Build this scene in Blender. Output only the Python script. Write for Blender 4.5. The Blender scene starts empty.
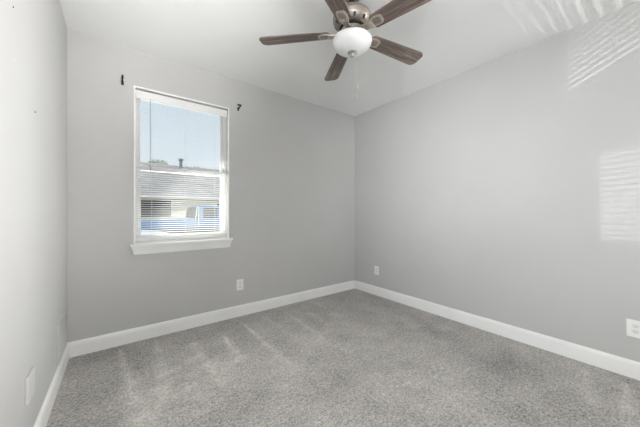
import bpy, bmesh, math, random
from mathutils import Vector, Matrix
R = math.radians
SC = bpy.context.scene
C = SC.collection

# ------------------------------------------------------------------ camera
YAW = 0.65052855
cam_d = bpy.data.cameras.new('camera')
cam = bpy.data.objects.new('camera', cam_d); C.objects.link(cam)
cam_d.sensor_width = 36.0; cam_d.sensor_fit = 'HORIZONTAL'
cam_d.lens = 264.012 / 640 * 36.0
cam_d.shift_y = -1.36 / 640
cam_d.clip_start = 0.02; cam_d.clip_end = 300
cam.location = (-2.995, -3.022, 1.212)
cam.rotation_euler = (R(90), 0, -YAW)
SC.camera = cam

# ------------------------------------------------------------------ view
SC.view_settings.view_transform = 'Standard'
SC.view_settings.look = 'None'
SC.view_settings.gamma = 1.0
SC.view_settings.use_curve_mapping = False
SC.view_settings.exposure = 0.0

# ------------------------------------------------------------------ sky and lights
POW = dict(sky=1.0, high_fill=30.0, low_fill=230.0, front=11.0, ceil=6.0, left=55.0, left_low=8.7, left_high=6.2, right_fill=23.0, sun=2.2, glint=950.0, hood=2100.0)
w = bpy.data.worlds.new('sky'); SC.world = w; w.use_nodes = True
nt = w.node_tree; nt.nodes.clear()
n_out = nt.nodes.new('ShaderNodeOutputWorld'); n_bg = nt.nodes.new('ShaderNodeBackground')
n_tc = nt.nodes.new('ShaderNodeTexCoord'); n_sep = nt.nodes.new('ShaderNodeSeparateXYZ'); n_cr = nt.nodes.new('ShaderNodeValToRGB')
nt.links.new(n_tc.outputs['Generated'], n_sep.inputs[0]); nt.links.new(n_sep.outputs['Z'], n_cr.inputs[0])
nt.links.new(n_cr.outputs[0], n_bg.inputs[0]); nt.links.new(n_bg.outputs[0], n_out.inputs[0])
e = n_cr.color_ramp.elements
e[0].position = 0.0; e[0].color = (0.80, 0.84, 0.88, 1)
e[1].position = 0.9; e[1].color = (0.40, 0.60, 0.95, 1)
k = n_cr.color_ramp.elements.new(0.18); k.color = (0.80, 0.88, 0.95, 1)
k = n_cr.color_ramp.elements.new(0.40); k.color = (0.72, 0.84, 0.96, 1)
n_bg.inputs[1].default_value = POW['sky']


def area(name, loc, target, sx, sy, power, col, spread=180):
    d = bpy.data.lights.new(name, 'AREA'); d.shape = 'RECTANGLE'; d.size = sx; d.size_y = sy
    d.energy = power; d.color = col; d.spread = R(spread)
    o = bpy.data.objects.new(name, d); C.objects.link(o); o.location = loc
    o.rotation_euler = (Vector(target) - Vector(loc)).to_track_quat('-Z', 'Y').to_euler()
    return o


def spot(name, loc, target, power, cone, blend, size, col):
    d = bpy.data.lights.new(name, 'SPOT'); d.energy = power; d.spot_size = R(cone); d.spot_blend = blend
    d.shadow_soft_size = size; d.color = col
    o = bpy.data.objects.new(name, d); C.objects.link(o); o.location = loc
    o.rotation_euler = (Vector(target) - Vector(loc)).to_track_quat('-Z', 'Y').to_euler()
    return o


# added fill lamp above the window outside, standing in for the high sky
area('sky_fill_lamp', (-2.44, 0.95, 3.35), (-2.2, 0.0, 1.7), 2.2, 1.2, POW['high_fill'], (0.86, 0.93, 1.0))
# added fill lamp under the sill outside, aimed up to brighten slats and ceiling
area('sill_fill_lamp', (-2.44, 0.90, -0.05), (-2.35, 0.0, 1.7), 2.2, 0.8, POW['low_fill'], (1.0, 0.98, 0.94))
# unseen fill lamps added out of frame; the walls there have no openings
area('front_fill_lamp', (-1.2, -4.0, 1.5), (-1.3, 0.0, 1.4), 2.0, 2.0, POW['front'], (1.0, 0.985, 0.96))
area('right_fill_lamp', (-0.08, -3.38, 1.5), (-3.34, -1.35, 1.5), 0.6, 1.8, POW['right_fill'], (1.0, 0.995, 0.99), 48)
area('ceiling_fill_lamp', (-2.5, -3.7, 1.3), (-2.75, -0.95, 2.74), 0.6, 0.6, POW['ceil'], (1.0, 0.995, 0.99), 42)
# more added fill lamps by the left wall, where no window is built
area('left_fill_lamp', (-3.30, -3.65, 1.5), (0, -3.2, 1.3), 0.9, 1.2, POW['left'], (0.97, 0.985, 1.0))
area('left_fill_across', (-3.30, -3.6, 1.4), (0, -1.4, 1.5), 0.9, 1.2, POW['left_low'], (0.87, 0.94, 1.0), 60)
area('left_fill_far', (-3.30, -3.6, 1.4), (0, -0.9, 2.0), 0.9, 1.2, POW['left_high'], (1.0, 0.99, 0.96), 40)
# sun outside
sd = bpy.data.lights.new('sun', 'SUN'); sd.energy = POW['sun']; sd.angle = R(0.6); sd.color = (1.0, 0.95, 0.87)
so = bpy.data.objects.new('sun', sd); C.objects.link(so)
so.rotation_euler = Vector((0.55, 0.75, -0.85)).to_track_quat('-Z', 'Y').to_euler()
# sun thrown back off the glass and the bonnet of the cars parked outside
spot('glint_from_windscreen', (-4.17, 2.89, 1.03), (0.0, -2.90, 1.34), POW['glint'], 6.2, 0.3, 0.004, (1.0, 0.98, 0.95))
spot('glint_from_bonnet', (-3.60, 1.98, 0.10), (-0.45, -2.38, 2.68), POW['hood'], 23.0, 0.6, 0.006, (1.0, 0.98, 0.95))


# ------------------------------------------------------------------ materials
def mat(name, col, rough=0.6, metal=0.0, spec=0.5):
    m = bpy.data.materials.new(name); m.use_nodes = True
    b = m.node_tree.nodes['Principled BSDF']
    b.inputs['Base Color'].default_value = (*col, 1); b.inputs['Roughness'].default_value = rough
    b.inputs['Metallic'].default_value = metal; b.inputs['Specular IOR Level'].default_value = spec
    return m


def noise_mat(name, col, col2, scale, rough=0.6, bump=0.0, bscale=100, dist=0.002, metal=0.0, spec=0.5, stretch=None, detail=3):
    m = mat(name, col, rough, metal, spec); t = m.node_tree; b = t.nodes['Principled BSDF']
    tc = t.nodes.new('ShaderNodeTexCoord'); mp = t.nodes.new('ShaderNodeMapping')
    t.links.new(tc.outputs['Object'], mp.inputs[0])
    if stretch: mp.inputs['Scale'].default_value = stretch
    n = t.nodes.new('ShaderNodeTexNoise'); n.inputs['Scale'].default_value = scale; n.inputs['Detail'].default_value = detail
    t.links.new(mp.outputs[0], n.inputs['Vector'])
    mx = t.nodes.new('ShaderNodeMix'); mx.data_type = 'RGBA'
    mx.inputs[6].default_value = (*col, 1); mx.inputs[7].default_value = (*col2, 1)
    cr = t.nodes.new('ShaderNodeMapRange'); cr.inputs[1].default_value = 0.35; cr.inputs[2].default_value = 0.65
    t.links.new(n.outputs[0], cr.inputs[0]); t.links.new(cr.outputs[0], mx.inputs[0]); t.links.new(mx.outputs[2], b.inputs['Base Color'])
    if bump:
        n2 = t.nodes.new('ShaderNodeTexNoise'); n2.inputs['Scale'].default_value = bscale; n2.inputs['Detail'].default_value = 2
        t.links.new(tc.outputs['Object'], n2.inputs['Vector'])
        bp = t.nodes.new('ShaderNodeBump'); bp.inputs['Strength'].default_value = bump; bp.inputs['Distance'].default_value = dist
        t.links.new(n2.outputs[0], bp.inputs['Height']); t.links.new(bp.outputs[0], b.inputs['Normal'])
    return m


M = {}
M['wall'] = noise_mat('wall_paint', (0.495, 0.493, 0.483), (0.515, 0.513, 0.503), 1.5, 0.45, 0.12, 90, 0.0015, spec=0.35)
M['ceiling'] = noise_mat('ceiling_paint', (0.84, 0.84, 0.835), (0.86, 0.86, 0.855), 1.5, 0.7, 0.15, 70, 0.002, spec=0.3)
M['trim'] = noise_mat('trim_paint', (0.83, 0.83, 0.815), (0.86, 0.86, 0.845), 4, 0.32, 0.03, 30, 0.001)
M['vinyl'] = mat('window_vinyl', (0.91, 0.91, 0.90), 0.35)
M['slat'] = mat('blind_slat', (0.80, 0.80, 0.785), 0.45)
M['wand'] = mat('blind_wand', (0.45, 0.47, 0.49), 0.25)
M['cord'] = mat('blind_cord', (0.75, 0.75, 0.73), 0.8)
M['plate'] = mat('plate_plastic', (0.82, 0.82, 0.80), 0.35)
M['socket'] = mat('socket_plastic', (0.72, 0.72, 0.70), 0.4)
M['wall_plate'] = mat('painted_plate', (0.56, 0.56, 0.56), 0.35)
M['slot'] = mat('socket_slot', (0.03, 0.03, 0.03), 0.6)
M['black'] = mat('black_iron', (0.012, 0.012, 0.012), 0.5)
M['nickel'] = noise_mat('brushed_nickel', (0.30, 0.265, 0.235), (0.40, 0.36, 0.32), 60, 0.42, metal=0.9, stretch=(1, 1, 12))
M['iron'] = noise_mat('blade_iron_nickel', (0.52, 0.46, 0.40), (0.60, 0.54, 0.48), 60, 0.45, metal=0.7)
M['dark'] = mat('dark_vent', (0.03, 0.027, 0.025), 0.5, 0.4)
M['opal'] = mat('opal_glass', (0.70, 0.705, 0.70), 0.3)
M['chrome'] = mat('polished_finial', (0.62, 0.60, 0.57), 0.12, 1.0)
M['chain'] = mat('pull_chain', (0.42, 0.42, 0.41), 0.35, 0.5)
M['nail'] = mat('nail_head', (0.10, 0.10, 0.10), 0.5, 0.5)
M['patch'] = noise_mat('filler', (0.62, 0.62, 0.61), (0.56, 0.56, 0.55), 30, 0.7)
# exterior
M['siding'] = None
M['concrete'] = noise_mat('driveway_concrete', (0.50, 0.49, 0.46), (0.40, 0.39, 0.37), 2.5, 0.9, 0.3, 40, 0.01)
M['shingle'] = noise_mat('roof_shingles', (0.52, 0.475, 0.425), (0.33, 0.30, 0.27), 3.0, 0.9, stretch=(0.6, 2.5, 2.5), detail=6)
M['fascia'] = mat('fascia_paint', (0.88, 0.83, 0.74), 0.6)
M['soffit'] = mat('soffit_paint', (0.62, 0.48, 0.38), 0.7)
M['white_car'] = mat('white_car_paint', (0.85, 0.85, 0.84), 0.2)
M['blue_car'] = mat('blue_van_paint', (0.13, 0.22, 0.39), 0.3)
M['car_grey'] = mat('grey_body_moulding', (0.16, 0.17, 0.19), 0.4)
M['tyre'] = mat('tyre_rubber', (0.02, 0.02, 0.02), 0.8)
M['rim'] = mat('wheel_rim', (0.6, 0.6, 0.62), 0.3, 0.9)
M['tint'] = mat('tinted_glass', (0.03, 0.033, 0.03), 0.06)
M['bark'] = noise_mat('bark', (0.16, 0.12, 0.09), (0.10, 0.08, 0.06), 12, 0.9)
M['leaf'] = noise_mat('leaf', (0.40, 0.43, 0.34), (0.52, 0.54, 0.44), 3, 0.7)

# lap siding: real colour cream, bump courses
m = mat('lap_siding', (0.80, 0.74, 0.62), 0.7); t = m.node_tree; b = t.nodes['Principled BSDF']
tc = t.nodes.new('ShaderNodeTexCoord'); sp = t.nodes.new('ShaderNodeSeparateXYZ'); t.links.new(tc.outputs['Object'], sp.inputs[0])
fr = t.nodes.new('ShaderNodeMath'); fr.operation = 'MULTIPLY'; fr.inputs[1].default_value = 1 / 0.16; t.links.new(sp.outputs['Z'], fr.inputs[0])
f2 = t.nodes.new('ShaderNodeMath'); f2.operation = 'FRACT'; t.links.new(fr.outputs[0], f2.inputs[0])
bp = t.nodes.new('ShaderNodeBump'); bp.inputs['Distance'].default_value = 0.03; bp.invert = True; t.links.new(f2.outputs[0], bp.inputs['Height'])
t.links.new(bp.outputs[0], b.inputs['Normal']); M['siding'] = m

# window glass: clear pane with a faint mirror reflection
m = bpy.data.materials.new('window_glass'); m.use_nodes = True; t = m.node_tree; t.nodes.clear()
o_ = t.nodes.new('ShaderNodeOutputMaterial'); tr = t.nodes.new('ShaderNodeBsdfTransparent'); gl = t.nodes.new('ShaderNodeBsdfGlossy')
gl.inputs['Roughness'].default_value = 0.01; tr.inputs[0].default_value = (0.97, 0.985, 0.98, 1)
fz = t.nodes.new('ShaderNodeFresnel'); fz.inputs[0].default_value = 1.3; mx = t.nodes.new('ShaderNodeMixShader')
t.links.new(fz.outputs[0], mx.inputs[0]); t.links.new(tr.outputs[0], mx.inputs[1]); t.links.new(gl.outputs[0], mx.inputs[2]); t.links.new(mx.outputs[0], o_.inputs[0])
M['glass'] = m

# weathered wood of the fan blades, grain along local X
m = mat('weathered_wood', (0.2, 0.17, 0.15), 0.55); t = m.node_tree; b = t.nodes['Principled BSDF']
tc = t.nodes.new('ShaderNodeTexCoord'); mp = t.nodes.new('ShaderNodeMapping'); mp.inputs['Scale'].default_value = (1.3, 22, 20)
t.links.new(tc.outputs['Object'], mp.inputs[0])
n = t.nodes.new('ShaderNodeTexNoise'); n.inputs['Scale'].default_value = 2.0; n.inputs['Detail'].default_value = 6; n.inputs['Roughness'].default_value = 0.65
n.inputs['Distortion'].default_value = 0.4
t.links.new(mp.outputs[0], n.inputs['Vector'])
cr = t.nodes.new('ShaderNodeValToRGB'); t.links.new(n.outputs[0], cr.inputs[0])
e = cr.color_ramp.elements; e[0].position = 0.34; e[0].color = (0.052, 0.038, 0.032, 1); e[1].position = 0.70; e[1].color = (0.34, 0.285, 0.245, 1)
k = cr.color_ramp.elements.new(0.5); k.color = (0.155, 0.118, 0.100, 1)
t.links.new(cr.outputs[0], b.inputs['Base Color']); M['wood'] = m

# cut pile carpet
m = mat('carpet', (0.33, 0.31, 0.29), 0.95, spec=0.1); t = m.node_tree; b = t.nodes['Principled BSDF']
tc = t.nodes.new('ShaderNodeTexCoord')
def nz(scale, detail, rough):
    q = t.nodes.new('ShaderNodeTexNoise'); q.inputs['Scale'].default_value = scale; q.inputs['Detail'].default_value = detail; q.inputs['Roughness'].default_value = rough
    t.links.new(tc.outputs['Object'], q.inputs['Vector']); return q.outputs[0]
def mth(op, a_, b_):
    q = t.nodes.new('ShaderNodeMath'); q.operation = op
    for i_, v_ in enumerate((a_, b_)):
        if isinstance(v_, (int, float)): q.inputs[i_].default_value = v_
        else: t.links.new(v_, q.inputs[i_])
    return q.outputs[0]
def rng(v_, lo_, hi_, a_, b_):
    q = t.nodes.new('ShaderNodeMapRange'); t.links.new(v_, q.inputs[0])
    for i_, x_ in enumerate((lo_, hi_, a_, b_)): q.inputs[i_ + 1].default_value = x_
    return q.outputs[0]
fine = nz(85, 3, 0.8); mid = nz(38, 3, 0.7); big = nz(2.6, 6, 0.65); med = nz(9, 4, 0.7)
tone = mth('ADD', mth('ADD', rng(fine, .32, .68, -.52, .52), rng(mid, .30, .70, -.26, .26)), mth('ADD', rng(big, .32, .68, .88, 1.22), rng(med, .3, .7, -.07, .07)))
at = t.nodes.new('ShaderNodeAttribute'); at.attribute_name = 'nap'
tone = mth('ADD', tone, mth('MULTIPLY', at.outputs['Fac'], rng(med, .35, .65, .55, 1.45)))
vm = t.nodes.new('ShaderNodeVectorMath'); vm.operation = 'SCALE'; vm.inputs[0].default_value = (0.425, 0.408, 0.386); t.links.new(tone, vm.inputs['Scale'])
t.links.new(vm.outputs[0], b.inputs['Base Color'])
bp = t.nodes.new('ShaderNodeBump'); bp.inputs['Strength'].default_value = 0.7; bp.inputs['Distance'].default_value = 0.008
t.links.new(fine, bp.inputs['Height']); t.links.new(bp.outputs[0], b.inputs['Normal'])
M['carpet'] = m


# ------------------------------------------------------------------ mesh helpers
def link(name, bm, material, parent=None, smooth=False, loc=None):
    me = bpy.data.meshes.new(name)
    bmesh.ops.recalc_face_normals(bm, faces=bm.faces)
    if smooth:
        for f in bm.faces: f.smooth = True
    bm.to_mesh(me); bm.free()
    if smooth:
        try: me.set_sharp_from_angle(angle=R(40))
        except Exception: pass
    o = bpy.data.objects.new(name, me); C.objects.link(o)
    for mm in (material if isinstance(material, (list, tuple)) else [material]): me.materials.append(mm)
    if parent: o.parent = parent
    if loc: o.location = loc
    return o


def box(bm, x0, x1, y0, y1, z0, z1, bev=0.0, seg=2, mi=0):
    vs = [bm.verts.new(p) for p in [(x0, y0, z0), (x1, y0, z0), (x1, y1, z0), (x0, y1, z0), (x0, y0, z1), (x1, y0, z1), (x1, y1, z1), (x0, y1, z1)]]
    fs = [bm.faces.new([vs[i] for i in q]) for q in [(0, 3, 2, 1), (4, 5, 6, 7), (0, 1, 5, 4), (1, 2, 6, 5), (2, 3, 7, 6), (3, 0, 4, 7)]]
    for f in fs: f.material_index = mi
    if bev:
        es = {ed for f in fs for ed in f.edges}
        bmesh.ops.bevel(bm, geom=list(es), offset=bev, segments=seg, affect='EDGES', profile=0.5)
    return bm


def lathe(bm, prof, seg=48, center=(0, 0, 0), mi=0):
    rings = []
    for r, z in prof:
        if r < 1e-6: rings.append([bm.verts.new((center[0], center[1], center[2] + z))])
        else: rings.append([bm.verts.new((center[0] + r * math.cos(2 * math.pi * i / seg), center[1] + r * math.sin(2 * math.pi * i / seg), center[2] + z)) for i in range(seg)])
    for a, b_ in zip(rings, rings[1:]):
        for i in range(seg):
            j = (i + 1) % seg
            if len(a) == 1 and len(b_) == 1: continue
            if len(a) == 1: f = bm.faces.new((a[0], b_[i], b_[j]))
            elif len(b_) == 1: f = bm.faces.new((a[i], a[j], b_[0]))
            else: f = bm.faces.new((a[i], a[j], b_[j], b_[i]))
            f.material_index = mi
    return bm


def tube(bm, pts, r, seg=10, cap=True):
    pts = [Vector(p) for p in pts]; rings = []
    for i, p in enumerate(pts):
        d = (pts[min(i + 1, len(pts) - 1)] - pts[max(i - 1, 0)]).normalized()
        u = d.cross(Vector((0, 0, 1)))
        if u.length < 1e-3: u = d.cross(Vector((1, 0, 0)))
        u.normalize(); v = d.cross(u)
        rr = r[i] if isinstance(r, (list, tuple)) else r
        rings.append([bm.verts.new(p + rr * (math.cos(a) * u + math.sin(a) * v)) for a in [2 * math.pi * s / seg for s in range(seg)]])
    for a, b_ in zip(rings, rings[1:]):
        for s in range(seg): bm.faces.new((a[s], a[(s + 1) % seg], b_[(s + 1) % seg], b_[s]))
    if cap: bm.faces.new(rings[0][::-1]); bm.faces.new(rings[-1])
    return bm


def prism(bm, outline, ext, mi=0):
    """outline: list of 3-D points in a plane, ext: extrusion vector"""
    a = [bm.verts.new(p) for p in outline]; b_ = [bm.verts.new(Vector(p) + Vector(ext)) for p in outline]
    fs = [bm.faces.new(a[::-1]), bm.faces.new(b_)]
    for i in range(len(a)): fs.append(bm.faces.new((a[i], a[(i + 1) % len(a)], b_[(i + 1) % len(a)], b_[i])))
    for f in fs: f.material_index = mi
    return fs


def loft(bm, secs, cap=True):
    rings = [[bm.verts.new(p) for p in s] for s in secs]; n = len(rings[0])
    for a, b_ in zip(rings, rings[1:]):
        for i in range(n): bm.faces.new((a[i], a[(i + 1) % n], b_[(i + 1) % n], b_[i]))
    if cap: bm.faces.new(rings[0][::-1]); bm.faces.new(rings[-1])
    return bm


def thing(name, label, cat, loc=(0, 0, 0), rz=0, group=None):
    o = bpy.data.objects.new(name, None); C.objects.link(o); o.location = loc; o.rotation_euler = (0, 0, rz)
    o.empty_display_size = 0.05
    return tag(o, label, cat, group)


def tag(o, label, cat, group=None):
    o['label'] = label; o['category'] = cat
    if group: o['group'] = group
    return o


def struct(o, label=None):
    o['kind'] = 'structure'
    if label: o['label'] = label
    return o


# ------------------------------------------------------------------ the room
W, H, L = 3.339, 2.74, 4.15
T = 0.16
WX0, WX1, WZ0, WZ1 = -2.887, -1.997, 0.895, 2.397     # opening in the back wall
bm = bmesh.new()
xs = [-W - T, WX0, WX1, T]; zs = [0, WZ0, WZ1, H]
# wall with a clean window hole: front and back skins plus reveals
def skin(y):
    g = {}
    for i, x in enumerate(xs):
        for j, z in enumerate(zs): g[i, j] = bm.verts.new((x, y, z))
    for i in range(3):
        for j in range(3):
            if (i, j) != (1, 1): bm.faces.new((g[i, j], g[i + 1, j], g[i + 1, j + 1], g[i, j + 1]))
    return g
ga, gb = skin(0.0), skin(T)
for (p, q) in (((1, 1), (2, 1)), ((2, 1), (2, 2)), ((2, 2), (1, 2)), ((1, 2), (1, 1))): bm.faces.new((ga[p], ga[q], gb[q], gb[p]))
per = [(i, 0) for i in range(4)] + [(3, j) for j in (1, 2, 3)] + [(i, 3) for i in (2, 1, 0)] + [(0, j) for j in (2, 1)]
for p, q in zip(per, per[1:] + per[:1]): bm.faces.new((ga[p], ga[q], gb[q], gb[p]))
struct(link('wall_back', bm, M['wall']), 'grey painted wall with the window')
struct(link('wall_left', box(bmesh.new(), -W - T, -W, -L, 0, 0, H), M['wall']), 'bright grey painted wall at the left edge')
struct(link('wall_right', box(bmesh.new(), 0, T, -L, 0, 0, H), M['wall']), 'long bare grey painted wall on the right')
struct(link('wall_front', box(bmesh.new(), -W - T, T, -L - T, -L, 0, H), M['wall']))
struct(link('ceiling', box(bmesh.new(), -W - T, T, -L - T, T, H, H + 0.2), M['ceiling']), 'white textured ceiling')

# carpet: a fine grid carrying the lay of the pile
random.seed(4)
NX, NY = 240, 300
# vacuum and foot marks: (x0,y0,x1,y1,start width,end width,strength)
MARKS = [(-2.99, -.10, -2.893, -1.17, .012, .075, .16), (-2.72, -.02, -2.737, -1.02, .012, .07, .13), (-2.444, -.38, -2.421, -1.13, .05, .03, .10),
         (-2.177, -.40, -2.207, -.90, .015, .06, .16), (-1.92, -.28, -1.921, -1.2, .012, .05, .15), (-1.65, -.2, -1.66, -.9, .01, .05, .06),
         (-1.389, -.22, -1.427, -1.0, .01, .045, .11), (-1.15, -.2, -1.2, -.8, .01, .05, .05), (-0.9, -.15, -.95, -.7, .01, .05, .06),
         (-0.13, -2.641, -0.577, -2.722, .02, .06, .12), (-0.15, -2.844, -0.70, -2.90, .02, .07, .14), (-2.73, -.75, -2.45, -.62, .04, .04, .07),
         (-2.78, -.9, -2.9, -1.3, .05, .12, .07), (-2.6, -.9, -2.6, -1.25, .05, .1, .08), (-.6, -1.75, -.25, -1.6, .05, .05, .05),
         (-1.56, -.9, -1.05, -2.0, .1, .2, .05), (-.3, -1.3, -.6, -2.1, .08, .12, -.06), (-.35, -2.2, -.75, -2.35, .12, .2, -.09), (-1.5, -1.9, -1.9, -2.1, .25, .3, .04), (-2.3, -1.0, -1.3, -1.5, .35, .45, .085),
         (-.7, -2.6, -1.1, -2.7, .12, .2, -.07), (-1.7, -1.55, -1.2, -1.6, .12, .2, -.05), (-2.9, -.5, -3.2, -1.1, .1, .15, -.06), (-2.2, -1.0, -1.9, -1.4, .1, .15, -.05)]
me = bpy.data.meshes.new('floor')
vs = []; fs = []; nap = []
for j in range(NY + 1):
    y = -L + (L) * j / NY
    for i in range(NX + 1):
        x = -W + W * i / NX
        vs.append((x, y, 0.0)); s = 0.0
        for (ax, ay, bx, by, w0, w1, st) in MARKS:
            dx, dy = bx - ax, by - ay; ll = dx * dx + dy * dy
            q = ((x - ax) * dx + (y - ay) * dy) / ll
            if -0.4 < q < 1.5:
                qc = min(1, max(0, q)); ww = w0 + (w1 - w0) * qc
                d = math.hypot(x - ax - dx * qc, y - ay - dy * qc)
                if d < ww * 2.5: s += st * math.exp(-(d / ww) ** 2 * 1.2) * (1 - 0.35 * qc)
        nap.append(s * 2.4)
for j in range(NY):
    for i in range(NX):
        a = j * (NX + 1) + i; fs.append((a, a + 1, a + NX + 2, a + NX + 1))
me.from_pydata(vs, [], fs); me.update()
att = me.attributes.new('nap', 'FLOAT', 'POINT'); att.data.foreach_set('value', nap)
me.materials.append(M['carpet'])
fl = bpy.data.objects.new('floor', me); C.objects.link(fl); struct(fl, 'grey cut pile carpet with vacuum marks')
fl.location.z = 0.0


# baseboards: moulded profile run along each wall, (offset from wall, height)
BP = [(0, 0), (0.0157, 0), (0.0157, 0.098), (0.0140, 0.104), (0.0140, 0.110), (0.0105, 0.1185), (0.0060, 0.1245), (0.0, 0.1265)]
def baseboard(name, p0, p1, nrm, m0=1, m1=1):
    bm = bmesh.new(); p0 = Vector(p0); p1 = Vector(p1); d = (p1 - p0).normalized(); nrm = Vector(nrm)
    secs = [[p0 + nrm * o + d * o * m0 + Vector((0, 0, z)) for o, z in BP], [p1 + nrm * o - d * o * m1 + Vector((0, 0, z)) for o, z in BP]]
    loft(bm, secs)
    return struct(link(name, bm, M['trim']))
baseboard('baseboard_back', (-W, 0, 0), (0, 0, 0), (0, -1, 0))
baseboard('baseboard_right', (0, 0, 0), (0, -L, 0), (-1, 0, 0))
baseboard('baseboard_left', (-W, -L, 0), (-W, 0, 0), (1, 0, 0))
baseboard('baseboard_front', (0, -L, 0), (-W, -L, 0), (0, 1, 0))

# ------------------------------------------------------------------ window
win = bpy.data.objects.new('window_1', None); C.objects.link(win); struct(win, 'white single-hung window with stool and apron'); win.location = (-2.442, 0, WZ0)
def wl(name, bm, m, parent=win, smooth=False):
    o = link(name, bm, m, None, smooth); o.parent = parent
    o.matrix_parent_inverse = Matrix.Translation(-win.location) if parent is win else Matrix.Identity(4)
    return o
def frame_box(bm, x0, x1, z0, z1, y0, y1, wl_, wr, wt, wb, bev=0.002):
    box(bm, x0, x0 + wl_, y0, y1, z0, z1, bev); box(bm, x1 - wr, x1, y0, y1, z0, z1, bev)
    box(bm, x0 + wl_, x1 - wr, y0, y1, z1 - wt, z1, bev); box(bm, x0 + wl_, x1 - wr, y0, y1, z0, z0 + wb, bev)
# jamb liner: thin edge standing just proud of the wall
bm = bmesh.new(); frame_box(bm, WX0, WX1, WZ0 + .019, WZ1, -0.006, 0.125, .014, .014, .014, .004, .0015)
wl('jamb_liner', bm, M['trim'])
IX0, IX1, IZ0, IZ1 = WX0 + .014, WX1 - .014, 0.926, WZ1 - .014
bm = bmesh.new(); frame_box(bm, IX0, IX1, WZ0 + .019, IZ1, .066, .125, .030, .038, .035, .039)
wl('window_frame', bm, M['vinyl'])
up = wl('upper_sash', (lambda b_: (frame_box(b_, IX0 + .026, IX1 - .032, 1.622, IZ1 - .03, .098, .118, .016, .022, .03, .040), b_)[1])(bmesh.new()), M['vinyl'])
lo = wl('lower_sash', (lambda b_: (frame_box(b_, IX0 + .018, IX1 - .024, IZ0 + .024, 1.668, .070, .094, .028, .034, .046, .034), b_)[1])(bmesh.new()), M['vinyl'])
def child_of(o, par):
    o.parent = par; o.matrix_parent_inverse = (par.matrix_parent_inverse @ Matrix.Identity(4)).copy() if False else Matrix.Identity(4)
    return o
bm = box(bmesh.new(), IX0 + .040, IX1 - .052, .106, .110, 1.655, IZ1 - .055); child_of(link('pane', bm, M['glass']), up)
bm = box(bmesh.new(), IX0 + .044, IX1 - .056, .080, .084, IZ0 + .060, 1.625); child_of(link('pane', bm, M['glass']), lo)
bm = bmesh.new(); box(bm, -2.475, -2.415, .060, .078, 1.668, 1.678, .003); tube(bm, [(-2.445, .068, 1.678), (-2.445, .068, 1.688), (-2.462, .062, 1.690)], .005)
child_of(link('sash_lock', bm, M['vinyl']), lo)
# stool and apron
bm = bmesh.new(); box(bm, -2.915, -1.963, -0.040, 0.0, WZ0, WZ0 + .019, .004, 3); box(bm, WX0, WX1, 0.0, .066, WZ0, WZ0 + .019)
wl('window_stool', bm, M['trim'], smooth=False)
AP = [(0.0, 0), (0.034, 0), (0.033, -.008), (0.027, -.022), (0.021, -.042), (0.016, -.062), (0.013, -.076), (0.010, -.083), (0.0, -.084)]
bm = bmesh.new()
def aps(x, s): return [(x + s * (o_ - .034) * 1.0, -o_, WZ0 + z) for o_, z in AP]
loft(bm, [[(-2.908 + (0.034 - o_), -o_, WZ0 + z) for o_, z in AP], [(-1.970 - (0.034 - o_), -o_, WZ0 + z) for o_, z in AP]])
wl('window_apron', bm, M['trim'])

# ------------------------------------------------------------------ venetian blind inside the opening
bl = thing('venetian_blind', 'white one inch mini blind hanging open inside the window', 'blind', (-2.442, 0.038, 2.34))
def bc(name, bm, m, smooth=False):
    o = link(name, bm, m, bl, smooth); o.matrix_parent_inverse = Matrix.Translation(-bl.location); return o
BX0, BX1 = IX0 + .005, IX1 - .005
bm = bmesh.new(); box(bm, BX0, BX1, .020, .052, 2.333, 2.369, .003); box(bm, BX0 - .001, BX1 + .001, .013, .017, 2.294, 2.369, .0015)
bc('headrail', bm, M['slat'])
bm = bmesh.new(); z = 2.284; random.seed(2)
nsl = 0
while z > 0.962:
    tilt = R(-10.5) + R(random.uniform(-.8, .8)); ys = []
    for q in range(5):
        s = (q - 2) / 2 * .0125; ys.append((.038 + s * math.cos(tilt), z - s * math.sin(tilt) + .0018 * (1 - ((q - 2) / 2) ** 2)))
    va = [[bm.verts.new((xx, yy, zz)) for yy, zz in ys] for xx in (BX0, BX1)]
    vb = [[bm.verts.new((xx, yy, zz - .0005)) for yy, zz in ys] for xx in (BX0, BX1)]
    for q in range(4):
        bm.faces.new((va[0][q], va[1][q], va[1][q + 1], va[0][q + 1])); bm.faces.new((vb[0][q], vb[0][q + 1], vb[1][q + 1], vb[1][q]))
    for q in (0, 4): bm.faces.new((va[0][q], vb[0][q], vb[1][q], va[1][q]))
    z -= .0212; nsl += 1
bc('slats', bm, M['slat'], True)
bm = box(bmesh.new(), BX0, BX1, .027, .049, .930, .943, .003); bc('bottom_rail', bm, M['slat'])
bm = tube(bmesh.new(), [(-2.754, .008, 2.30), (-2.754, .006, 1.66)], .0035, 6); tube(bm, [(-2.754, .006, 1.66), (-2.754, .006, 1.60)], .005, 6)
tube(bm, [(-2.754, .016, 2.31), (-2.754, .008, 2.30)], .002, 6)
bc('tilt_wand', bm, M['wand'])
bm = bmesh.new()
for xx in (-2.74, -2.442, -2.144):
    for yy in (.0245, .0515): tube(bm, [(xx, yy, 2.30), (xx, yy, .936)], .0007, 5)
bc('ladder_cord', bm, M['cord'])
bm = bmesh.new(); tube(bm, [(-2.395, .012, 2.285), (-2.395, .012, 2.262)], .003, 6); tube(bm, [(-2.395, .012, 2.262), (-2.395, .012, 2.250)], [.006, .004], 6)
bc('cord_lock', bm, M['slat'])

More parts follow.
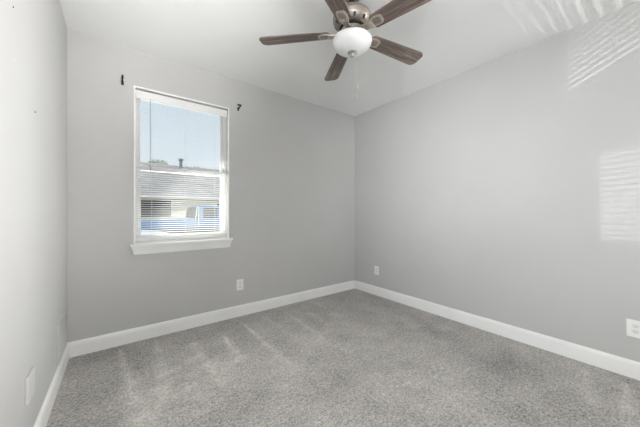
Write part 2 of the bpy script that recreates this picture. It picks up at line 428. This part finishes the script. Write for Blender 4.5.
# ------------------------------------------------------------------ curtain-rod brackets
def bracket(x, z, lab, side):
    t_ = thing('curtain_bracket', lab, 'bracket', (x, 0, z), group='black curtain rod brackets over the window')
    bm = box(bmesh.new(), -.010, .010, -.003, 0.0, -.034, .006, .001); tube(bm, [(0, -.002, -.027), (0, -.005, -.027)], .003, 8); link('wall_plate', bm, M['black'], t_)
    bm = tube(bmesh.new(), [(0, -.002, -.020), (0, -.03, -.012), (side * .002, -.070, .002)], [.008, .0065, .0065], 8); link('arm', bm, M['black'], t_)
    bm = bmesh.new()
    if side > 0: tube(bm, [(0.010, -.072, .008), (-.032, -.072, .008)], .0095, 8)
    else: tube(bm, [(0, -.066, .0), (0, -.072, .014), (0, -.072, .028)], [.007, .009, .009], 8)
    link('rod_cradle', bm, M['black'], t_)
bracket(-2.970, 2.410, 'black curtain rod bracket on the wall above the left corner of the window', -1)
bracket(-1.892, 2.425, 'black hooked curtain rod bracket on the wall above the right corner of the window', 1)

# ------------------------------------------------------------------ wall plates
def duplex(name, label, loc, rz, w=.082, h=.124, kind='duplex'):
    """local frame: x across, z up, -y into the room"""
    t_ = thing(name, label, 'outlet', loc, rz, 'white outlets on the walls')
    bm = box(bmesh.new(), -w / 2, w / 2, -.0065, 0, -h / 2, h / 2, .003, 3); link('cover_plate', bm, M['plate'], t_)
    for s in (-1, 1):
        bm = bmesh.new(); pts = []
        for a in range(24):
            an = 2 * math.pi * a / 24; px = .0175 * math.cos(an); pz = max(-.0125, min(.0125, .0175 * math.sin(an))); pts.append((px, -.0082, s * .0200 + pz))
        prism(bm, pts, (0, .003, 0)); r_ = link('receptacle', bm, M['socket'], t_)
        bm = bmesh.new(); zc = s * .0200
        box(bm, -.0070, -.0056, -.0086, -.0078, zc - .001, zc + .006); box(bm, .0056, .0070, -.0086, -.0078, zc - .001, zc + .006)
        lathe_pts = [(.0020 * math.cos(2 * math.pi * a / 12), -.0086, zc - .0070 + .0020 * math.sin(2 * math.pi * a / 12)) for a in range(12)]
        prism(bm, lathe_pts, (0, .001, 0)); link('slots', bm, M['slot'], r_)
    bm = bmesh.new(); prism(bm, [(.003 * math.cos(2 * math.pi * a / 12), -.0078, .003 * math.sin(2 * math.pi * a / 12)) for a in range(12)], (0, .0015, 0)); link('screw', bm, M['socket'], t_)
    return t_
duplex('wall_outlet', 'white duplex outlet low on the wall below the window', (-1.872, 0, .364), 0)
duplex('wall_outlet', 'small white duplex outlet low on the right wall beside the far corner', (0, -.456, .362), R(-90))
duplex('wall_outlet', 'white duplex outlet low on the right wall at the right edge of the picture', (0, -2.884, .362), R(-90), w=.090, h=.126)

t_ = thing('blank_wall_plate', 'white blank wall plate low on the left wall, nearer the camera', 'wall plate', (-W, -1.180, .386), R(90))
link('cover_plate', box(bmesh.new(), -.060, .060, -.012, 0, -.063, .063, .003, 3), M['wall_plate'], t_)
for s in (-1, 1):
    bm = bmesh.new(); prism(bm, [(s * .023 + .003 * math.cos(2 * math.pi * a / 12), -.0128, .042 + .003 * math.sin(2 * math.pi * a / 12)) for a in range(12)], (0, .0015, 0)); link('screw', bm, M['socket'], t_)
t_ = thing('access_panel', 'wall coloured flat access panel low on the left wall by the corner', 'access panel', (-W, -.351, .300), R(90))
link('panel_door', box(bmesh.new(), -.126, .126, -.014, 0, -.133, .133, .003, 2), M['wall'], t_)
link('panel_frame', (lambda b_: (frame_box(b_, -.138, .138, -.145, .145, -.005, 0, .011, .011, .011, .011, .001), b_)[1])(bmesh.new()), M['wall'], t_)

# nail holes and anchors left in the walls
def nail(name, lab, loc, nrm, r=.004, m=M['nail']):
    bm = bmesh.new(); n_ = Vector(nrm); lathe(bm, [(0, -.001), (r * .8, -.001), (r, .0008), (r * .7, .0022), (0, .0026)], 12)
    o = link(name, bm, m, None, True, loc); o.rotation_euler = n_.to_track_quat('Z', 'Y').to_euler(); return tag(o, lab, 'nail', 'nails left in the walls')
nail('wall_nail', 'tiny dark nail high on the left wall near the top edge of the picture', (-W, -1.408, 2.048), (1, 0, 0), .004)
nail('wall_nail', 'small pale screw anchor on the left wall, middle one of the three going down', (-W, -1.395, 1.838), (1, 0, 0), .005, M['socket'])
nail('wall_nail', 'dark nail on the left wall, lowest and darkest of the nails there', (-W, -1.054, 1.727), (1, 0, 0), .0055)
nail('wall_nail', 'tiny nail on the bare right wall beside the striped patch of light', (0, -2.661, 1.667), (-1, 0, 0), .003, M['socket'])
nail('wall_nail', 'tiny grey nail on the window wall between window and far corner', (-1.748, 0, 1.621), (0, -1, 0), .004, M['socket'])

# ------------------------------------------------------------------ ceiling fan
DF = 1.837
fx = -2.995 + DF * math.sin(YAW) + (352.1 - 320) / 264.012 * DF * math.cos(YAW)
fy = -3.022 + DF * math.cos(YAW) - (352.1 - 320) / 264.012 * DF * math.sin(YAW)
fan = thing('ceiling_fan', 'five blade ceiling fan with weathered wood blades and white bowl light', 'ceiling fan', (fx, fy, H))
FZ = 2.453 - H      # blade plane
fk = dict(parent=fan, smooth=True)
link('canopy', lathe(bmesh.new(), [(0, 0), (.070, 0), (.072, -.010), (.066, -.026), (.050, -.042), (.030, -.050), (0, -.050)]), M['nickel'], **fk)
link('downrod', lathe(bmesh.new(), [(0, -.045), (.016, -.045), (.016, -.078), (.032, -.080), (.034, -.128), (0, -.128)], 32), M['dark'], **fk)
bm = lathe(bmesh.new(), [(0, -.126), (.050, -.126), (.080, -.136), (.108, -.150), (.127, -.168), (.134, -.188), (.134, -.196), (.129, -.204), (.129, -.210), (.122, -.222), (.105, -.240), (.088, -.250), (0, -.250)], 64)
for i in range(10):
    a = 2 * math.pi * (i + .5) / 10; ca, sa = math.cos(a), math.sin(a)
    quad = [(.1225, -.007, -.2225), (.1225, .007, -.2225), (.1065, .006, -.2400), (.1065, -.006, -.2400)]
    vv = [Vector((x * ca - y * sa, x * sa + y * ca, z_)) for x, y, z_ in quad]
    prism(bm, [v + Vector((0, 0, -.0005)) + Vector((ca, sa, 0)) * .0008 for v in vv], (-.002 * ca, -.002 * sa, .002), 1)
link('motor_housing', bm, [M['nickel'], M['dark']], fan, True)
link('flywheel', lathe(bmesh.new(), [(0, -.250), (.088, -.250), (.088, -.260), (.080, -.262), (0, -.262)], 48), M['dark'], **fk)
link('switch_housing', lathe(bmesh.new(), [(0, -.262), (.074, -.262), (.080, -.268), (.080, -.306), (.094, -.314), (.114, -.318), (.126, -.324), (.128, -.336), (0, -.334)], 48), M['nickel'], **fk)
bowl_prof = [(.124, -.332), (.1325, -.334), (.1350, -.341), (.1345, -.351), (.130, -.365), (.120, -.380), (.105, -.393), (.084, -.404), (.060, -.411), (.034, -.4155), (0, -.417)]
bowl = link('glass_bowl', lathe(bmesh.new(), bowl_prof, 64), M['opal'], **fk)
link('finial', lathe(bmesh.new(), [(0, -.408), (.027, -.409), (.032, -.414), (.031, -.421), (.020, -.426), (.014, -.429), (.012, -.433), (.015, -.439), (.010, -.446), (0, -.448)], 32), M['chrome'], **fk)


def blade_mesh():
    bm = bmesh.new(); r0, r1 = .150, .660; pts = []
    def hw(t_): return .053 + (.069 - .053) * t_
    # rounded root, nearly straight sides, squarer rounded tip
    cr_ = .048
    rooth = [(r0 + .035 * (1 - math.cos(a)), -hw(0) * math.sin(a)) for a in [math.pi / 2 * q / 6 for q in range(7)]]
    low = rooth + [(r0 + .035 + (r1 - cr_ - r0 - .035) * q / 10, -hw(q / 10)) for q in range(1, 11)]
    h1 = hw(1)
    low += [(r1 - cr_ + cr_ * math.sin(a) * 1.0, -(h1 - cr_ * .85 * (1 - math.cos(a)))) for a in [math.pi / 2 * q / 6 for q in range(1, 7)]]
    upp = [(x, -y) for x, y in reversed(low[1:])]
    out = low + upp
    prism(bm, [(x, y, -.003) for x, y in out], (0, 0, .006))
    return bm


def iron_mesh():
    bm = bmesh.new()
    # tongue under the blade root
    o_ = []
    for (x, y) in [(.135, .020), (.160, .033), (.195, .037), (.224, .034), (.238, .022)]: o_.append((x, y, -.0075))
    o_ += [(x, -y, z_) for x, y, z_ in reversed(o_)]
    fs_ = prism(bm, o_, (0, 0, .0045))
    # curved arm back to the flywheel
    secs = []
    for (x, z_, w_, h_) in [(.062, .010, .016, .006), (.090, .006, .018, .006), (.112, -.006, .020, .006), (.140, -.0085, .026, .005), (.165, -.008, .034, .004)]:
        secs.append([(x, -w_, z_ - h_), (x, w_, z_ - h_), (x, w_, z_ + h_ * .6), (x, -w_, z_ + h_ * .6)])
    loft(bm, secs)
    return bm


def inset_mesh():
    bm = bmesh.new(); o_ = []
    for (x, y) in [(.170, .018), (.195, .025), (.214, .024), (.224, .014)]: o_.append((x, y, -.0090))
    o_ += [(x, -y, z_) for x, y, z_ in reversed(o_)]
    prism(bm, o_, (0, 0, .002))
    for (x, y) in ((.178, .0), (.205, .014), (.205, -.014)): lathe(bm, [(0, -.0105), (.004, -.010), (.0045, -.0085), (0, -.0085)], 10, (x, y, 0))
    return bm


PITCH = R(-12)
protos = None
for k_ in range(5):
    ang = 2.36433 + k_ * 2 * math.pi / 5
    rot = (PITCH, 0, ang)
    if protos is None:
        b0 = link('blade', blade_mesh(), M['wood'], fan); i0 = link('blade_iron', iron_mesh(), M['iron'], b0); s0 = link('iron_cover', inset_mesh(), M['nickel'], b0)
        protos = (b0, i0, s0); bb = b0
    else:
        bb = protos[0].copy(); C.objects.link(bb); bb.parent = fan
        for q in protos[1:]: c_ = q.copy(); C.objects.link(c_); c_.parent = bb
    bb.rotation_mode = 'XYZ'
    bb.matrix_basis = Matrix.Translation((0, 0, FZ)) @ Matrix.Rotation(ang, 4, 'Z') @ Matrix.Rotation(PITCH, 4, 'X')
# pull chains
ux, uy = math.cos(YAW), -math.sin(YAW)      # camera right
for (off, zb, r_) in ((.012, -.665, .0006), (.002, -.735, .0004)):
    bm = bmesh.new(); px, py = ux * off + .005, uy * off - .028
    z_ = -.405
    pts = []
    while z_ > zb: pts.append(z_); z_ -= .012
    tube(bm, [(px, py, -.405), (px, py, zb)], r_, 6)
    for q in pts: lathe(bm, [(0, .0022), (r_ * 2, .0), (0, -.0022)], 6, (px, py, q))
    c_ = link('pull_chain', bm, M['chain'], fan)
    bm = lathe(bmesh.new(), [(0, .010), (.0035, .006), (.0045, -.006), (.003, -.014), (0, -.016)], 12, (px, py, zb)); link('chain_pull', bm, M['chain'], c_, True)

# ------------------------------------------------------------------ outside
G = -0.35
struct(link('ground', box(bmesh.new(), -30, 30, 0.16, 45, G - .1, G), M['concrete']))

hs = thing('house', 'single storey cream sided house with grey shingle roof seen through the blinds', 'house', (0, 14, G))
def hp(name, bm, m, par=None):
    o = link(name, bm, m); o.parent = par or hs
    if not par: o.matrix_parent_inverse = Matrix.Translation(-hs.location)
    return o
hp('house_wall', box(bmesh.new(), -9, 9, 14.0, 22.0, G, 2.12), M['siding'])
bm = bmesh.new()
prof = [(13.45, 2.06), (18.0, 4.50), (22.55, 2.06), (22.55, 1.96), (18.0, 4.38), (13.45, 1.96)]
prism(bm, [(-9.6, y, z_) for y, z_ in prof], (19.2, 0, 0))
# shingle courses: low steps
for q in range(1, 24):
    f = q / 24; y = 13.45 + 4.55 * f; z_ = 2.06 + 2.44 * f
    prism(bm, [(-9.6, y - .17, z_ - .085), (-9.6, y - .17, z_ - .062), (-9.6, y + .04, z_ + .03), (-9.6, y + .04, z_ + .01)], (19.2, 0, 0))
hp('roof', bm, M['shingle'])
bm = box(bmesh.new(), -9.6, 9.6, 13.33, 13.45, 1.99, 2.09, .012); box(bm, -9.6, 9.6, 13.45, 13.47, 1.93, 2.06); hp('gutter', bm, M['fascia'])
hp('soffit', box(bmesh.new(), -9.6, 9.6, 13.46, 14.0, 1.925, 1.955), M['soffit'])
wf = hp('house_window', (lambda b_: (frame_box(b_, -3.9, -.60, .90, 1.93, 13.94, 14.02, .05, .05, .05, .06), box(b_, -2.28, -2.22, 13.94, 14.02, .95, 1.9), b_)[2])(bmesh.new()), M['fascia'])
hp('pane', box(bmesh.new(), -3.86, -.64, 13.965, 13.99, .95, 1.89), M['tint'], wf)
wf = hp('house_window', (lambda b_: (frame_box(b_, 1.80, 3.2, .95, 1.80, 13.94, 14.02, .05, .05, .05, .06), b_)[1])(bmesh.new()), M['fascia'])
hp('pane', box(bmesh.new(), 1.84, 3.16, 13.965, 13.99, 1.0, 1.76), M['tint'], wf)
bm = lathe(bmesh.new(), [(0, -.4), (.10, -.4), (.10, .45), (.15, .47), (.15, .58), (0, .62)], 16, (.40, 17.3, 4.30)); hp('roof_vent', bm, M['car_grey'])


# ---- cars
def wheel(par, x, y, z, r=.34, w=.22, s=-1):
    def rotl(prof, m, name, pr):
        bm = lathe(bmesh.new(), prof, 32); bmesh.ops.rotate(bm, verts=bm.verts, cent=(0, 0, 0), matrix=Matrix.Rotation(R(90) * (-s) * -1, 3, 'X'))
        return link(name, bm, m, pr, True)
    h = w / 2
    t1 = rotl([(r * .62, -h), (r * .92, -h), (r, -h * .7), (r, h * .7), (r * .92, h), (r * .62, h)], M['tyre'], 'wheel', par); t1.location = (x, y, z)
    rotl([(0, h * .7), (r * .18, h * .8), (r * .2, h * .5), (r * .55, h * .55), (r * .64, h * .9), (r * .64, -h * .9), (0, -h * .9)], M['rim'], 'hubcap', t1)


def body_ring(x, zb, zt, hw, top_in=.12, n=None):
    """closed ring around the car at station x"""
    return [(x, -hw * .96, zb), (x, -hw, zb + .12), (x, -hw, (zb + zt) / 2), (x, -hw * .985, zt - .16), (x, -hw * .94, zt - .05), (x, -hw * (1 - top_in), zt - .008), (x, 0, zt + .02),
            (x, hw * (1 - top_in), zt - .008), (x, hw * .94, zt - .05), (x, hw * .985, zt - .16), (x, hw, (zb + zt) / 2), (x, hw, zb + .12), (x, hw * .96, zb)]


# white saloon: nose to the right, only its bonnet crosses the window
wc = thing('white_car', 'white car bonnet just above the sill at the lower left of the window', 'car', (-3.95, 4.85, G))
bm = loft(bmesh.new(), [body_ring(x, zb, zt, hw) for x, zb, zt, hw in [(-2.28, .35, .62, .70), (-2.2, .24, .86, .82), (-1.9, .2, .98, .88), (-1.2, .2, 1.02, .90), (0.2, .2, 1.06, .90), (.95, .2, 1.12, .90),
                (1.45, .2, 1.105, .89), (1.80, .2, 1.06, .87), (2.03, .22, .98, .84), (2.2, .25, .82, .76), (2.26, .34, .62, .66)]])
link('car_body', bm, M['white_car'], wc, True)
bm = loft(bmesh.new(), [[(x, -hw, z0), (x, -hw * .82, z1), (x, 0, z1 + .02), (x, hw * .82, z1), (x, hw, z0)] for x, z0, z1, hw in [(-1.95, .98, 1.0, .72), (-1.35, 1.0, 1.40, .76), (-.6, 1.0, 1.46, .80), (.0, 1.0, 1.42, .80), (.95, 1.02, 1.06, .78)]])
link('windscreen_and_glass', bm, M['tint'], wc, True)
bm = loft(bmesh.new(), [[(x, -hw, z1 - .03), (x, -hw * .9, z1 + .005), (x, 0, z1 + .03), (x, hw * .9, z1 + .005), (x, hw, z1 - .03)] for x, z1, hw in [(-1.35, 1.40, .64), (-.6, 1.46, .67), (.0, 1.42, .67)]])
link('car_roof', bm, M['white_car'], wc, True)
for x in (-1.35, 1.35):
    for y, s in ((-.80, -1), (.80, 1)): wheel(wc, x, y, .33, .33, .2, s)
for s in (-1, 1): link('headlamp', box(bmesh.new(), 2.0, 2.2, s * .62 - .14, s * .62 + .14, .62, .76, .03), M['rim'], wc)

# blue van, nose to the left
bv = thing('blue_van', 'blue van parked side on outside, seen through the lower half of the blinds', 'van', (-.60, 8.92, G))
def vring(x, zb, zt, hw): return [(x, -hw * .97, zb), (x, -hw, zb + .1), (x, -hw, zt - .12), (x, -hw * .97, zt - .04), (x, -hw * .90, zt), (x, hw * .90, zt), (x, hw * .97, zt - .04), (x, hw, zt - .12), (x, hw, zb + .1), (x, hw * .97, zb)]
bm = loft(bmesh.new(), [vring(*q) for q in [(-2.35, .35, .95, .84), (-2.28, .30, 1.12, .88), (-1.9, .28, 1.22, .90), (-1.0, .28, 1.27, .92), (-.38, .28, 1.32, .92), (0.02, .28, 1.32, .92)]])
link('hood', bm, M['blue_car'], bv, True)
bm = loft(bmesh.new(), [vring(*q) for q in [(.04, .28, 1.79, .92), (.08, .28, 1.82, .925), (2.8, .28, 1.82, .925), (2.95, .32, 1.76, .90)]])
link('rear_body', bm, M['blue_car'], bv, True)
bm = bmesh.new()
fr = [(-.07, 1.30), (.00, 1.75), (.08, 1.79), (.10, 1.30)]
prism(bm, [(x, -.86, z_) for x, z_ in fr], (0, 1.72, 0)); link('windscreen', bm, M['tint'], bv)
bm = bmesh.new()
for s in (-1,):
    tube(bm, [(-.04, s * .90, 1.28), (.02, s * .87, 1.78)], .018, 6); tube(bm, [(.02, s * .89, 1.775), (.06, s * .93, 1.78), (.06, s * .93, .5)], .010, 6)
link('cab_frame', bm, M['fascia'], bv)
bm = bmesh.new(); box(bm, .24, .78, -.935, -.915, 1.33, 1.73, .01); box(bm, 1.1, 2.2, -.935, -.915, 1.33, 1.73, .01); link('side_window', bm, M['tint'], bv)
bm = box(bmesh.new(), -2.2, 2.8, -.945, -.90, .72, 1.0, .015); link('body_moulding', bm, M['car_grey'], bv)
for x in (-1.55, 1.9):
    for y, s in ((-.84, -1), (.84, 1)): wheel(bv, x, y, .36, .36, .22, s)


# ---- trees behind the ridge
def tree(x, y, h, r, lab, seed):
    random.seed(seed); t_ = thing('tree', lab, 'tree', (x, y, G), group='trees beyond the roof')
    bm = tube(bmesh.new(), [(0, 0, 0), (.05, 0, h * .4), (0, .05, h * .75), (.02, 0, h * .92)], [.22, .17, .10, .04], 10)
    for q in range(7):
        a = random.uniform(0, 6.28); tube(bm, [(0, 0, h * random.uniform(.45, .7)), (r * .6 * math.cos(a), r * .6 * math.sin(a), h * random.uniform(.75, .95))], [.07, .02], 6)
    link('trunk', bm, M['bark'], t_, True)
    bm = bmesh.new()
    for q in range(1800):
        a = random.uniform(0, 6.283); u = random.uniform(-1, 1); rr = random.random() ** .4; s = math.sqrt(1 - u * u)
        p = Vector((r * rr * s * math.cos(a), r * rr * s * math.sin(a), h - r * .8 + r * .8 * rr * u)); sz = random.uniform(.05, .11)
        d1 = Vector((random.uniform(-1, 1), random.uniform(-1, 1), random.uniform(-1, 1))).normalized(); d2 = d1.cross(Vector((random.uniform(-1, 1), random.uniform(-1, 1), random.uniform(-1, 1)))).normalized()
        vv = [bm.verts.new(p + d1 * sz), bm.verts.new(p + d2 * sz * .5), bm.verts.new(p - d1 * sz), bm.verts.new(p - d2 * sz * .5)]; bm.faces.new(vv)
    link('foliage', bm, M['leaf'], t_)
tree(3.0, 25.0, 6.05, 1.0, 'low tree top showing over the roof at the middle right of the window', 3)
tree(-.1, 25.5, 6.45, 1.1, 'tree top showing over the roof at the left of the window', 8)
